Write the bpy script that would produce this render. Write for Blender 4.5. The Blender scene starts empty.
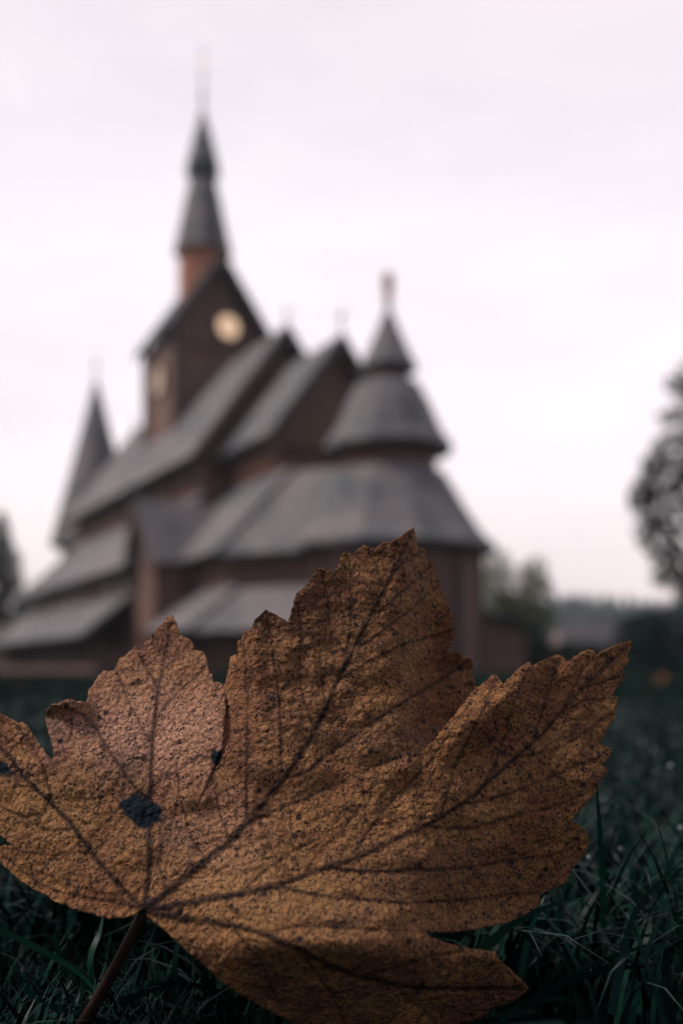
import bpy, math, random
import numpy as np
from mathutils import Vector, Matrix, noise
from mathutils.geometry import delaunay_2d_cdt
random.seed(7); rng = np.random.default_rng(7)
SC = bpy.context.scene
COL = SC.collection
F = 995.0; HX = 341.5; HY = 668.0; CH = 0.11        # lens in pixels, horizon, camera height
R = math.radians

def at(px, py, Y):
    """point on the ray through a pixel of the photograph, Y metres ahead"""
    return Vector(((px-HX)/F*Y, Y, CH-(py-HY)/F*Y))

# ------------------------------------------------------------------ materials
def new_mat(name):
    m = bpy.data.materials.new(name); m.use_nodes = True
    nt = m.node_tree; b = nt.nodes['Principled BSDF']
    return m, nt, b
def N(nt, kind, **kw):
    n = nt.nodes.new(kind)
    for k, v in kw.items():
        if k in n.inputs.keys(): n.inputs[k].default_value = v
        else: setattr(n, k, v)
    return n
def L(nt, a, b): nt.links.new(a, b)
def ramp(nt, fac, stops):
    r = nt.nodes.new('ShaderNodeValToRGB'); e = r.color_ramp.elements
    while len(e) < len(stops): e.new(0.5)
    for q, (p, c) in zip(e, stops):
        q.position = p; q.color = c if len(c) == 4 else (*c, 1)
    L(nt, fac, r.inputs[0]); return r.outputs[0]
def mixc(nt, fac, a, b, mode='MIX'):
    n = nt.nodes.new('ShaderNodeMix'); n.data_type = 'RGBA'; n.blend_type = mode
    for s, v in ((n.inputs[0], fac), (n.inputs[6], a), (n.inputs[7], b)):
        if hasattr(v, 'links'): L(nt, v, s)
        elif isinstance(v, (int, float)): s.default_value = v
        else: s.default_value = (*v, 1)
    return n.outputs[2]
def math_(nt, op, a, b=0.0, clamp=False):
    n = nt.nodes.new('ShaderNodeMath'); n.operation = op; n.use_clamp = clamp
    for s, v in ((n.inputs[0], a), (n.inputs[1], b)):
        if hasattr(v, 'links'): L(nt, v, s)
        else: s.default_value = v
    return n.outputs[0]
def coords(nt, scale, out='Object'):
    t = nt.nodes.new('ShaderNodeTexCoord'); m = nt.nodes.new('ShaderNodeMapping')
    m.inputs['Scale'].default_value = scale if hasattr(scale, '__len__') else (scale,)*3
    L(nt, t.outputs[out], m.inputs[0]); return m.outputs[0]
def noise_t(nt, vec, scale, detail=4, rough=0.6):
    n = N(nt, 'ShaderNodeTexNoise', Scale=scale, Detail=detail, Roughness=rough); L(nt, vec, n.inputs['Vector']); return n.outputs['Fac']
def bump(nt, h, strength, dist, prev=None):
    b = N(nt, 'ShaderNodeBump', Strength=strength, Distance=dist); L(nt, h, b.inputs['Height'])
    if prev is not None: L(nt, prev, b.inputs['Normal'])
    return b.outputs[0]

def simple(name, c1, c2, scale, rough=0.7, bump_d=0.02, stretch=(1,1,1), spec=0.3, metallic=0):
    m, nt, b = new_mat(name)
    v = coords(nt, stretch)
    f = noise_t(nt, v, scale, 6, 0.65)
    L(nt, ramp(nt, f, [(0.3, c1), (0.7, c2)]), b.inputs['Base Color'])
    L(nt, bump(nt, f, 0.6, bump_d), b.inputs['Normal'])
    b.inputs['Roughness'].default_value = rough; b.inputs['Specular IOR Level'].default_value = spec
    b.inputs['Metallic'].default_value = metallic
    return m

def shingle_mat(name, c1, c2, c3):
    m, nt, b = new_mat(name)
    t = nt.nodes.new('ShaderNodeTexCoord'); s = nt.nodes.new('ShaderNodeSeparateXYZ'); L(nt, t.outputs['Object'], s.inputs[0])
    u = math_(nt, 'ADD', s.outputs[0], math_(nt, 'MULTIPLY', s.outputs[1], 1.13))
    cb = nt.nodes.new('ShaderNodeCombineXYZ'); L(nt, u, cb.inputs[0]); L(nt, s.outputs[2], cb.inputs[1])
    br = N(nt, 'ShaderNodeTexBrick', Scale=1.0); br.inputs['Brick Width'].default_value = 0.16; br.inputs['Row Height'].default_value = 0.17
    br.inputs['Mortar Size'].default_value = 0.012
    br.inputs['Color1'].default_value = (*c1, 1); br.inputs['Color2'].default_value = (*c2, 1); br.inputs['Mortar'].default_value = (0.01, 0.01, 0.01, 1)
    L(nt, cb.outputs[0], br.inputs['Vector'])
    n1 = noise_t(nt, t.outputs['Object'], 0.55, 7, 0.7)
    col = mixc(nt, ramp(nt, n1, [(0.42, (0,0,0)), (0.66, (1,1,1))]), br.outputs['Color'], c3)
    L(nt, col, b.inputs['Base Color'])
    saw = math_(nt, 'FRACT', math_(nt, 'MULTIPLY', s.outputs[2], 1/0.17))
    h = math_(nt, 'SUBTRACT', math_(nt, 'MULTIPLY', saw, -0.7), br.outputs['Fac'])
    L(nt, bump(nt, h, 0.8, 0.03), b.inputs['Normal']); b.inputs['Roughness'].default_value = 0.75
    b.inputs['Specular IOR Level'].default_value = 0.25
    return m

def plank_mat(name, c1, c2, w=0.18):
    m, nt, b = new_mat(name)
    t = nt.nodes.new('ShaderNodeTexCoord'); s = nt.nodes.new('ShaderNodeSeparateXYZ'); L(nt, t.outputs['Object'], s.inputs[0])
    u = math_(nt, 'MULTIPLY', math_(nt, 'ADD', s.outputs[0], s.outputs[1]), 1/w)
    fr = math_(nt, 'FRACT', u); fl = math_(nt, 'FLOOR', u)
    wn = nt.nodes.new('ShaderNodeTexWhiteNoise'); wn.noise_dimensions = '1D'; L(nt, fl, wn.inputs['W'])
    gap = ramp(nt, fr, [(0.0, (0,0,0)), (0.06, (1,1,1)), (0.94, (1,1,1)), (1.0, (0,0,0))])
    g = noise_t(nt, coords(nt, (14, 14, 1.2)), 1.5, 6)
    base = mixc(nt, wn.outputs['Value'], c1, c2)
    base = mixc(nt, math_(nt, 'MULTIPLY', g, 0.7), base, tuple(x*0.45 for x in c1))
    L(nt, mixc(nt, gap, (0.006, 0.005, 0.004), base), b.inputs['Base Color'])
    L(nt, bump(nt, gap, 0.7, 0.02), b.inputs['Normal'])
    b.inputs['Roughness'].default_value = 0.7; b.inputs['Specular IOR Level'].default_value = 0.25
    return m

M = {}
M['shingle'] = shingle_mat('weathered_shingle', (0.40, 0.35, 0.34), (0.28, 0.25, 0.245), (0.095, 0.115, 0.12))
M['shingle_dark'] = shingle_mat('dark_shingle', (0.10, 0.095, 0.09), (0.075, 0.075, 0.075), (0.05, 0.06, 0.06))
M['plank'] = plank_mat('dark_stained_plank', (0.33, 0.19, 0.135), (0.20, 0.12, 0.09))
M['redwood'] = plank_mat('red_stained_plank', (0.78, 0.33, 0.20), (0.62, 0.25, 0.16), 0.14)
M['frieze'] = plank_mat('brown_frieze_board', (0.20, 0.085, 0.05), (0.13, 0.06, 0.04), 0.14)
M['trim'] = simple('dark_trim_wood', (0.06, 0.042, 0.036), (0.11, 0.075, 0.058), 3, 0.6)
M['stone'] = simple('rubble_stone', (0.06, 0.058, 0.055), (0.12, 0.11, 0.10), 3, 0.85)
M['gold'] = simple('dial_gilding', (0.88, 0.60, 0.42), (0.94, 0.70, 0.50), 6, 0.5, 0.004)
_b = M['gold'].node_tree.nodes['Principled BSDF']; _b.inputs['Emission Color'].default_value = (1, .66, .42, 1); _b.inputs['Emission Strength'].default_value = 0.85   # added glow brightens the gilding of dial and weather vane
M['gold_dim'] = M['gold'].copy(); M['gold_dim'].node_tree.nodes['Principled BSDF'].inputs['Emission Strength'].default_value = 0.12  # same gilding with weaker added glow, for the side dial
M['iron'] = simple('blackened_iron', (0.02, 0.02, 0.022), (0.05, 0.05, 0.05), 8, 0.5, 0.003, metallic=0.6)
M['copper'] = simple('dark_copper', (0.035, 0.06, 0.065), (0.05, 0.085, 0.09), 4, 0.5, 0.004)
M['glass'] = simple('leaded_window_glass', (0.02, 0.025, 0.03), (0.035, 0.04, 0.05), 5, 0.15, 0.002, spec=0.5)
M['bark'] = simple('rough_bark', (0.045, 0.035, 0.03), (0.11, 0.09, 0.075), 9, 0.9, 0.02, (1,1,0.25))
M['plaster'] = simple('warm_plaster', (0.32, 0.24, 0.20), (0.38, 0.29, 0.25), 1.2, 0.9)
M['tile'] = shingle_mat('clay_tile', (0.10, 0.085, 0.085), (0.12, 0.09, 0.09), (0.08, 0.07, 0.07))

def foliage(name, cols):
    m, nt, b = new_mat(name)
    g = nt.nodes.new('ShaderNodeNewGeometry')
    n = noise_t(nt, coords(nt, 1.0), 1.1, 3)
    f = math_(nt, 'ADD', math_(nt, 'MULTIPLY', g.outputs['Random Per Island'], 0.55), math_(nt, 'MULTIPLY', n, 0.5))
    L(nt, ramp(nt, f, list(zip(np.linspace(0.2, 0.85, len(cols)), cols))), b.inputs['Base Color'])
    b.inputs['Roughness'].default_value = 0.7; b.inputs['Specular IOR Level'].default_value = 0.08
    return m
M['leaf_dark'] = foliage('dark_conifer_foliage', [(0.008, 0.022, 0.024), (0.016, 0.04, 0.038), (0.028, 0.06, 0.05)])
M['leaf_olive'] = foliage('autumn_olive_foliage', [(0.07, 0.11, 0.04), (0.19, 0.22, 0.07), (0.36, 0.33, 0.11)])
M['leaf_mid'] = foliage('deciduous_foliage', [(0.016, 0.03, 0.03), (0.035, 0.05, 0.042), (0.085, 0.08, 0.06)])
M['leaf_hedge'] = foliage('hedge_foliage', [(0.008, 0.02, 0.016), (0.022, 0.045, 0.03), (0.045, 0.07, 0.04)])
M['rust'] = foliage('fallen_leaf_rust', [(0.22, 0.08, 0.03), (0.34, 0.15, 0.06)])

# grass blades
m, nt, b = new_mat('wet_grass'); M['grass'] = m
g = nt.nodes.new('ShaderNodeNewGeometry')
n = noise_t(nt, coords(nt, 1.0), 3.0, 4)
f = math_(nt, 'ADD', math_(nt, 'MULTIPLY', g.outputs['Random Per Island'], 0.6), math_(nt, 'MULTIPLY', n, 0.45))
L(nt, ramp(nt, f, [(0.12, (0.0015, 0.010, 0.008)), (0.5, (0.003, 0.022, 0.017)), (0.86, (0.010, 0.048, 0.030)), (0.98, (0.04, 0.045, 0.022))]), b.inputs['Base Color'])
b.inputs['Roughness'].default_value = 0.36; b.inputs['Specular IOR Level'].default_value = 0.07
# lawn soil and turf sheet
m, nt, b = new_mat('turf_soil'); M['ground'] = m
v = coords(nt, 1.0)
n1 = noise_t(nt, v, 40, 6); n2 = noise_t(nt, v, 0.6, 5)
c = mixc(nt, ramp(nt, n1, [(0.35, (0,0,0)), (0.65, (1,1,1))]), (0.003, 0.010, 0.008), (0.006, 0.030, 0.023))
c = mixc(nt, ramp(nt, n2, [(0.5, (0,0,0)), (0.75, (1,1,1))]), c, (0.012, 0.042, 0.028))
L(nt, c, b.inputs['Base Color']); L(nt, bump(nt, n1, 0.6, 0.01), b.inputs['Normal'])
b.inputs['Roughness'].default_value = 0.9; b.inputs['Specular IOR Level'].default_value = 0.1
m, nt, b = new_mat('forest_hill'); M['hill'] = m
v = coords(nt, 1.0)
n1 = noise_t(nt, v, 0.12, 8, 0.7)
L(nt, ramp(nt, n1, [(0.35, (0.025, 0.045, 0.045)), (0.6, (0.055, 0.08, 0.075)), (0.8, (0.10, 0.09, 0.06))]), b.inputs['Base Color'])
L(nt, bump(nt, n1, 1, 2.0), b.inputs['Normal']); b.inputs['Roughness'].default_value = 0.95

# the autumn leaf
def leaf_material():
    m, nt, b = new_mat('speckled_autumn_leaf')
    v = coords(nt, 1000.0)                                    # millimetres
    warp = N(nt, 'ShaderNodeTexNoise', Scale=0.35, Detail=3.0); L(nt, v, warp.inputs['Vector'])
    wv = nt.nodes.new('ShaderNodeVectorMath'); wv.operation = 'MULTIPLY_ADD'
    L(nt, warp.outputs['Color'], wv.inputs[0]); wv.inputs[1].default_value = (1.4,)*3; L(nt, v, wv.inputs[2])
    wv = wv.outputs[0]
    A = {}
    for k in ('vein', 'pale', 'dark', 'tar', 'gold'):
        a = nt.nodes.new('ShaderNodeAttribute'); a.attribute_name = k; A[k] = a.outputs['Fac']
    big = noise_t(nt, v, 0.055, 5, 0.6)
    mid = noise_t(nt, v, 0.30, 5, 0.7)
    col = ramp(nt, big, [(0.32, (0.27, 0.10, 0.048)), (0.45, (0.43, 0.18, 0.072)), (0.56, (0.56, 0.27, 0.095)), (0.70, (0.37, 0.145, 0.062))])
    col = mixc(nt, ramp(nt, mid, [(0.36, (0,0,0)), (0.66, (0.9,0.9,0.9))]), col, (0.20, 0.09, 0.045))
    col = mixc(nt, math_(nt, 'MULTIPLY', A['gold'], 0.65), col, ramp(nt, mid, [(0.35, (0.38, 0.18, 0.065)), (0.6, (0.60, 0.33, 0.125))]))
    # pinkish sky-lit tone of the left lobe, painted into the colour
    pale = math_(nt, 'MULTIPLY', A['pale'], ramp(nt, mid, [(0.3, (0.45,)*3), (0.6, (1,1,1))]), True)
    col = mixc(nt, pale, col, (0.80, 0.43, 0.29))
    # honey-coloured crumbs
    gr = noise_t(nt, v, 1.5, 3, 0.6)
    col = mixc(nt, ramp(nt, gr, [(0.56, (0,0,0)), (0.74, (0.75,)*3)]), col, (0.74, 0.42, 0.20))
    # fine mottling
    sp = noise_t(nt, v, 1.1, 6, 0.75)
    col = mixc(nt, ramp(nt, sp, [(0.36, (0.8,)*3), (0.47, (0,0,0))]), col, (0.045, 0.024, 0.018))
    # black speckles
    vo = N(nt, 'ShaderNodeTexVoronoi', Scale=0.85); L(nt, wv, vo.inputs['Vector'])
    spot = math_(nt, 'MULTIPLY', ramp(nt, vo.outputs['Distance'], [(0.24, (1,1,1)), (0.38, (0,0,0))]),
                 ramp(nt, mid, [(0.43, (0,0,0)), (0.52, (1,1,1))]), True)
    vo2 = N(nt, 'ShaderNodeTexVoronoi', Scale=0.28); L(nt, wv, vo2.inputs['Vector'])
    spot2 = math_(nt, 'MULTIPLY', ramp(nt, vo2.outputs['Distance'], [(0.20, (1,1,1)), (0.30, (0,0,0))]),
                  ramp(nt, noise_t(nt, v, 0.12, 3), [(0.48, (0,0,0)), (0.58, (1,1,1))]), True)
    spots = math_(nt, 'MAXIMUM', spot, spot2)
    col = mixc(nt, math_(nt, 'MULTIPLY', spots, 0.9), col, (0.018, 0.016, 0.020))
    # grey-brown stained areas; the dark mask also paints shade on the lower lobes
    n4 = noise_t(nt, coords(nt, (1000, 1000, 1600)), 0.55, 6, 0.8)
    col = mixc(nt, ramp(nt, n4, [(0.59, (0,0,0)), (0.66, (0.85,)*3)]), col, (0.040, 0.026, 0.024))
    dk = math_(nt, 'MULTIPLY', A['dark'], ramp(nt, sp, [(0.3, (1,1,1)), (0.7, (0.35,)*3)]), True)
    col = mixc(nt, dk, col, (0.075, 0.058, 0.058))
    # net of small veins
    net = N(nt, 'ShaderNodeTexVoronoi', Scale=0.42); net.feature = 'DISTANCE_TO_EDGE'; L(nt, wv, net.inputs['Vector'])
    netf = ramp(nt, net.outputs['Distance'], [(0.0, (1,1,1)), (0.07, (0,0,0))])
    col = mixc(nt, math_(nt, 'MULTIPLY', netf, 0.5), col, (0.09, 0.05, 0.035))
    vf = math_(nt, 'MULTIPLY', A['vein'], math_(nt, 'ADD', ramp(nt, mid, [(0.3, (0.7,)*3), (0.6, (1,1,1))]), 0), True)
    col = mixc(nt, vf, col, (0.014, 0.011, 0.014))
    col = mixc(nt, A['tar'], col, (0.012, 0.022, 0.030))
    L(nt, col, b.inputs['Base Color'])
    L(nt, ramp(nt, sp, [(0.3, (0.8,)*3), (0.7, (0.55,)*3)]), b.inputs['Roughness'])
    b.inputs['Specular IOR Level'].default_value = 0.10
    h1 = noise_t(nt, v, 0.75, 5, 0.65)
    nb = bump(nt, ramp(nt, net.outputs['Distance'], [(0.0, (0,0,0)), (0.4, (1,1,1))]), 0.7, 0.0009)
    nb = bump(nt, h1, 0.8, 0.0011, nb)
    nb = bump(nt, noise_t(nt, coords(nt, (900,900,1500)), 1.6, 3), 0.6, 0.0005, nb)
    nb = bump(nt, noise_t(nt, v, 0.28, 3), 0.7, 0.0026, nb)
    nb = bump(nt, spots, -0.5, 0.0003, nb)
    L(nt, nb, b.inputs['Normal'])
    return m
M['leaf'] = leaf_material()
M['stalk'] = simple('leaf_stalk', (0.022, 0.010, 0.010), (0.05, 0.02, 0.016), 200, 0.5, 0.0003)

# ------------------------------------------------------------------ mesh helpers
class MB:
    def __init__(s): s.v = []; s.f = []; s.sm = []
    def add(s, vs, fs, smooth=False):
        o = len(s.v); s.v += [tuple(p) for p in vs]; s.f += [tuple(i+o for i in f) for f in fs]; s.sm += [smooth]*len(fs)
    def box(s, x0, x1, y0, y1, z0, z1):
        s.add([(x0,y0,z0),(x1,y0,z0),(x1,y1,z0),(x0,y1,z0),(x0,y0,z1),(x1,y0,z1),(x1,y1,z1),(x0,y1,z1)],
              [(0,3,2,1),(4,5,6,7),(0,1,5,4),(1,2,6,5),(2,3,7,6),(3,0,4,7)])
    def slab(s, pts, th):
        """flat polygon given thickness th against its normal"""
        P = [Vector(p) for p in pts]; n = (P[1]-P[0]).cross(P[2]-P[0]).normalized()
        k = len(P); Q = [p-n*th for p in P]
        s.add(P+Q, [tuple(range(k)), tuple(range(2*k-1, k-1, -1))] + [(i, k+i, k+(i+1)%k, (i+1)%k) for i in range(k)])
    def lathe(s, cx, cy, prof, n=8, rot=0.0, smooth=False):
        """closed profile [(r,z)...] turned about a vertical axis, capped"""
        vs = []; fs = []
        for r, z in prof:
            for k in range(n):
                a = rot+2*math.pi*k/n; vs.append((cx+r*math.cos(a), cy+r*math.sin(a), z))
        for j in range(len(prof)-1):
            for k in range(n):
                a = j*n+k; b_ = j*n+(k+1)%n; fs.append((a, b_, b_+n, a+n))
        fs.append(tuple(range(n-1, -1, -1))); fs.append(tuple((len(prof)-1)*n+k for k in range(n)))
        s.add(vs, fs, smooth)
    def tube(s, pts, rad, n=7):
        P = [Vector(p) for p in pts]; vs = []; fs = []
        for i, p in enumerate(P):
            d = (P[min(i+1, len(P)-1)]-P[max(i-1, 0)]).normalized()
            a = d.cross(Vector((0.13, 0.21, 0.97))); a = a.normalized() if a.length > 1e-4 else Vector((1,0,0)); c = d.cross(a)
            for k in range(n):
                t = 2*math.pi*k/n; vs.append(p+(a*math.cos(t)+c*math.sin(t))*rad[i])
        for i in range(len(P)-1):
            for k in range(n): fs.append((i*n+k, i*n+(k+1)%n, (i+1)*n+(k+1)%n, (i+1)*n+k))
        fs.append(tuple(range(n-1,-1,-1))); fs.append(tuple((len(P)-1)*n+k for k in range(n)))
        s.add(vs, fs, True)
    def build(s, name, mat, parent=None):
        me = bpy.data.meshes.new(name); me.from_pydata(s.v, [], s.f); me.materials.append(mat)
        me.polygons.foreach_set('use_smooth', s.sm); me.update()
        o = bpy.data.objects.new(name, me); COL.objects.link(o)
        if parent: o.parent = parent
        return o
def np_mesh(name, V, Fa, mat, parent=None, smooth=False):
    """fast mesh from arrays; Fa is (n, k)"""
    k = Fa.shape[1]; me = bpy.data.meshes.new(name)
    me.vertices.add(len(V)); me.vertices.foreach_set('co', np.asarray(V, dtype=np.float32).ravel())
    me.loops.add(Fa.size); me.loops.foreach_set('vertex_index', Fa.astype(np.int32).ravel())
    me.polygons.add(len(Fa)); me.polygons.foreach_set('loop_start', np.arange(0, Fa.size, k, dtype=np.int32))
    me.update(calc_edges=True)
    if smooth: me.polygons.foreach_set('use_smooth', np.ones(len(Fa), dtype=bool))
    me.materials.append(mat)
    o = bpy.data.objects.new(name, me); COL.objects.link(o)
    if parent: o.parent = parent
    return o
def tag(o, label=None, cat=None, group=None, kind=None):
    for k, x in (('label', label), ('category', cat), ('group', group), ('kind', kind)):
        if x: o[k] = x
    return o
def empty(name, loc, rz=0, **kw):
    o = bpy.data.objects.new(name, None); COL.objects.link(o); o.location = loc; o.rotation_euler = (0,0,rz); return tag(o, **kw)

# ------------------------------------------------------------------ terrain
def sstep(x): x = np.clip(x, 0, 1); return x*x*(3-2*x)
def ground_z(x, y):
    x = np.asarray(x, float); y = np.asarray(y, float)
    z = -0.8*sstep((y-16)/11.0)
    z = z + (22.5+3*np.sin(x/70+1)+2*np.sin(x/31))*sstep((y-115)/330.0)
    return z
def gz(x, y): return float(ground_z(x, y))
ys = np.concatenate([np.linspace(-400, -2, 12), np.linspace(-1.5, 30, 90), np.linspace(31, 120, 40), np.linspace(125, 480, 70), np.linspace(520, 2600, 14)])
xs = np.concatenate([np.linspace(-1500, -260, 14), np.linspace(-240, -20, 40), np.linspace(-18, 18, 50), np.linspace(20, 240, 40), np.linspace(260, 1500, 14)])
GX, GY = np.meshgrid(xs, ys); GZ = ground_z(GX, GY)
GZ = GZ + np.where(GY > 2, 0.012*np.sin(GX*1.7)*np.cos(GY*1.1), 0)
nx, ny = len(xs), len(ys); ii = np.arange((ny-1)*(nx-1)); r_, c_ = ii//(nx-1), ii % (nx-1); a = r_*nx+c_
split = GY[r_, c_] < 118
GV = np.stack([GX, GY, GZ], -1).reshape(-1, 3); GF = np.stack([a, a+1, a+nx+1, a+nx], 1)
lawn = np_mesh('lawn_ground', GV, GF, M['ground'], smooth=True)
tag(lawn, 'dark green lawn rolling gently down to the church and on to the hills', 'lawn', kind='structure')
lawn.data.materials.append(M['hill'])
lawn.data.polygons.foreach_set('material_index', np.where(split, 0, 1).astype(np.int32))

# ------------------------------------------------------------------ grass
def blades(n, xy_fn, len_r, wid_r, seg, bend, lim=None):
    x, y = xy_fn(n); z = ground_z(x, y)
    ln = rng.uniform(*len_r, n)*np.where(rng.random(n) < 0.12, 1.25, 1.0)
    if lim is not None: ln = np.minimum(ln, lim(x, y))
    wd = rng.uniform(*wid_r, n); az = rng.uniform(0, 2*math.pi, n); tw = az+math.pi/2+rng.uniform(-0.5, 0.5, n)
    be = rng.uniform(bend[0], bend[1], n); t0 = rng.uniform(0.0, 0.35, n)
    P = []; px, py, pz = x.copy(), y.copy(), z.copy()-0.002; ang = t0.copy()
    for k in range(seg+1):
        w = wd*(1-(k/seg)**1.6)*0.5+0.00008
        P.append(np.stack([px-np.cos(tw)*w, py-np.sin(tw)*w, pz], 1)); P.append(np.stack([px+np.cos(tw)*w, py+np.sin(tw)*w, pz], 1))
        st = ln/seg; px = px+np.cos(az)*np.sin(ang)*st; py = py+np.sin(az)*np.sin(ang)*st; pz = pz+np.cos(ang)*st
        ang = ang+be/seg
        if seg >= 3: pz = np.maximum(pz, z+0.002)
    V = np.stack(P, 1).reshape(-1, 3); K = 2*(seg+1)
    base = (np.arange(n)*K)[:, None]
    Fq = np.concatenate([base+np.array([[2*k, 2*k+1, 2*k+3, 2*k+2]]) for k in range(seg)], 0)
    return V, Fq
def wedge(y0, y1, half=0.42, pad=0.12):
    def fn(n):
        y = np.sqrt(rng.uniform(y0*y0, y1*y1, n)); x = rng.uniform(-1, 1, n)*(half*y+pad); y = np.where((x < -.04) & (y < .325), y+.05, np.where((x > .03) & (x < .075) & (y < .305), y+.03, y)); return x, y
    return fn
def front_patch(n): return rng.uniform(-0.6, 0.6, n), rng.uniform(-0.7, 0.262, n)
sets = [blades(7000, wedge(0.278, 0.62), (0.035, 0.078), (0.0013, 0.0027), 5, (0.4, 2.2)),
        blades(16000, wedge(0.6, 2.2), (0.035, 0.072), (0.0018, 0.0034), 4, (0.3, 2.0)),
        blades(32000, wedge(2.2, 7, 0.45, 0.4), (0.035, 0.07), (0.004, 0.007), 2, (0.3, 1.5)),
        blades(60000, wedge(7, 30, 0.5, 1.0), (0.04, 0.075), (0.010, 0.022), 2, (0.2, 1.2)),
        blades(2600, lambda n: (rng.uniform(-.2, -.03, n), rng.uniform(.262, .34, n)), (.014, .030), (.0012, .0022), 4, (.4, 2.0)),
        blades(5000, front_patch, (0.012, 0.024), (0.0012, 0.0022), 3, (0.4, 1.8))]
# single longer blades that stand out round the leaf: (px,py,Y) along each blade, width m
hero = [([(604,925,.300),(603,880,.298),(600,830,.297),(596,775,.297)], .0017),
        ([(640,930,.33),(634,880,.33),(630,845,.335),(622,800,.34)], .0020),
        ([(470,962,.285),(505,930,.285),(545,908,.287),(585,898,.290)], .0024),
        ([(560,985,.285),(575,975,.285),(600,962,.29),(640,948,.30),(683,935,.31)], .0024),
        ([(655,960,.31),(660,900,.315),(672,860,.32),(690,822,.33)], .0022),
        ([(520,1010,.28),(560,985,.28),(610,970,.285),(670,965,.29)], .0026),
        ([(520,985,.29),(528,940,.29),(545,895,.295)], .0018),
        ([(612,1015,.28),(622,960,.285),(640,905,.29),(683,860,.30)], .0022),
        ([(180,1010,.285),(175,960,.285),(188,915,.290),(205,880,.295)], .0018),
        ([(95,1000,.29),(90,960,.29),(100,930,.295),(104,905,.30)], .0020),
        ([(20,985,.285),(48,1005,.28),(90,1018,.275),(130,1030,.27)], .0026),
        ([(0,930,.30),(40,950,.295),(80,975,.29),(110,1010,.285)], .0026),
        ([(120,1005,.28),(165,985,.28),(215,990,.285),(255,1012,.29)], .0022),
        ([(52,935,.30),(62,960,.30),(75,985,.30),(82,1020,.30)], .0020),
        ([(225,1015,.285),(232,985,.285),(228,958,.29),(215,930,.30)], .0018),
        ([(500,1020,.29),(540,1000,.29),(600,1005,.295),(650,1020,.30)], .0024)]
HV, HF = [], []
for pts, w in hero:
    P = [at(*p) for p in pts]; Q = []
    for i in range(len(P)-1):
        for k in range(6):
            t = k/6; p0 = P[max(i-1,0)]; p1 = P[i]; p2 = P[i+1]; p3 = P[min(i+2, len(P)-1)]
            Q.append(0.5*((2*p1)+(p2-p0)*t+(2*p0-5*p1+4*p2-p3)*t*t+(3*p1-p0-3*p2+p3)*t**3))
    Q.append(P[-1]); n0 = len(HV)
    for i, q in enumerate(Q):
        d = (Q[min(i+1,len(Q)-1)]-Q[max(i-1,0)]).normalized(); sd = d.cross(Vector((0.25,1,0.45)).normalized()).normalized()
        ww = w*0.5*(1-(i/(len(Q)-1))**2.2)+0.00008
        HV += [q-sd*ww, q+sd*ww+Vector((0,0.0006,0))]
    HF += [(n0+2*i, n0+2*i+1, n0+2*i+3, n0+2*i+2) for i in range(len(Q)-1)]
sets.append((np.array([tuple(p) for p in HV]), np.array(HF)))
off = 0; VV = []; FF = []
for V, Fq in sets: VV.append(V); FF.append(Fq+off); off += len(V)
gr = np_mesh('grass', np.concatenate(VV), np.concatenate(FF), M['grass'], smooth=True)
tag(gr, 'dark wet grass blades covering the lawn', 'grass', kind='stuff')

dn = 1100
dy = np.sqrt(rng.uniform(.29**2, 1.6**2, dn)); dx = rng.uniform(-1, 1, dn)*(.38*dy+.03); dz = ground_z(dx, dy)+rng.uniform(.012, .062, dn); dr = rng.uniform(.0004, .0010, dn)*(0.7+dy*0.6)
oc = np.array([(1,0,0),(-1,0,0),(0,1,0),(0,-1,0),(0,0,1),(0,0,-1)], float)
ring = [(math.cos(a)*math.cos(e), math.sin(a)*math.cos(e), math.sin(e)) for e in (-.9,-.3,.3,.9) for a in np.linspace(0, 2*math.pi, 8, endpoint=False)]
SV = np.array(ring); SF = np.array([(8*j+k, 8*j+(k+1)%8, 8*(j+1)+(k+1)%8, 8*(j+1)+k) for j in range(3) for k in range(8)]+[(0,2,4,6),(30,28,26,24)])
V = (np.stack([dx,dy,dz],1)[:,None,:]+SV[None]*dr[:,None,None]).reshape(-1,3); Fq = (SF[None]+(np.arange(dn)*32)[:,None,None]).reshape(-1,4)
m, nt, b = new_mat('dew'); b.inputs['Roughness'].default_value = 0.03; b.inputs['Base Color'].default_value = (.75,.8,.82,1); b.inputs['Transmission Weight'].default_value = 0.6; b.inputs['IOR'].default_value = 1.5
tag(np_mesh('dew_drops', V, Fq, m, smooth=True), 'tiny dew drops clinging to the grass', 'dew', kind='stuff')

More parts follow.
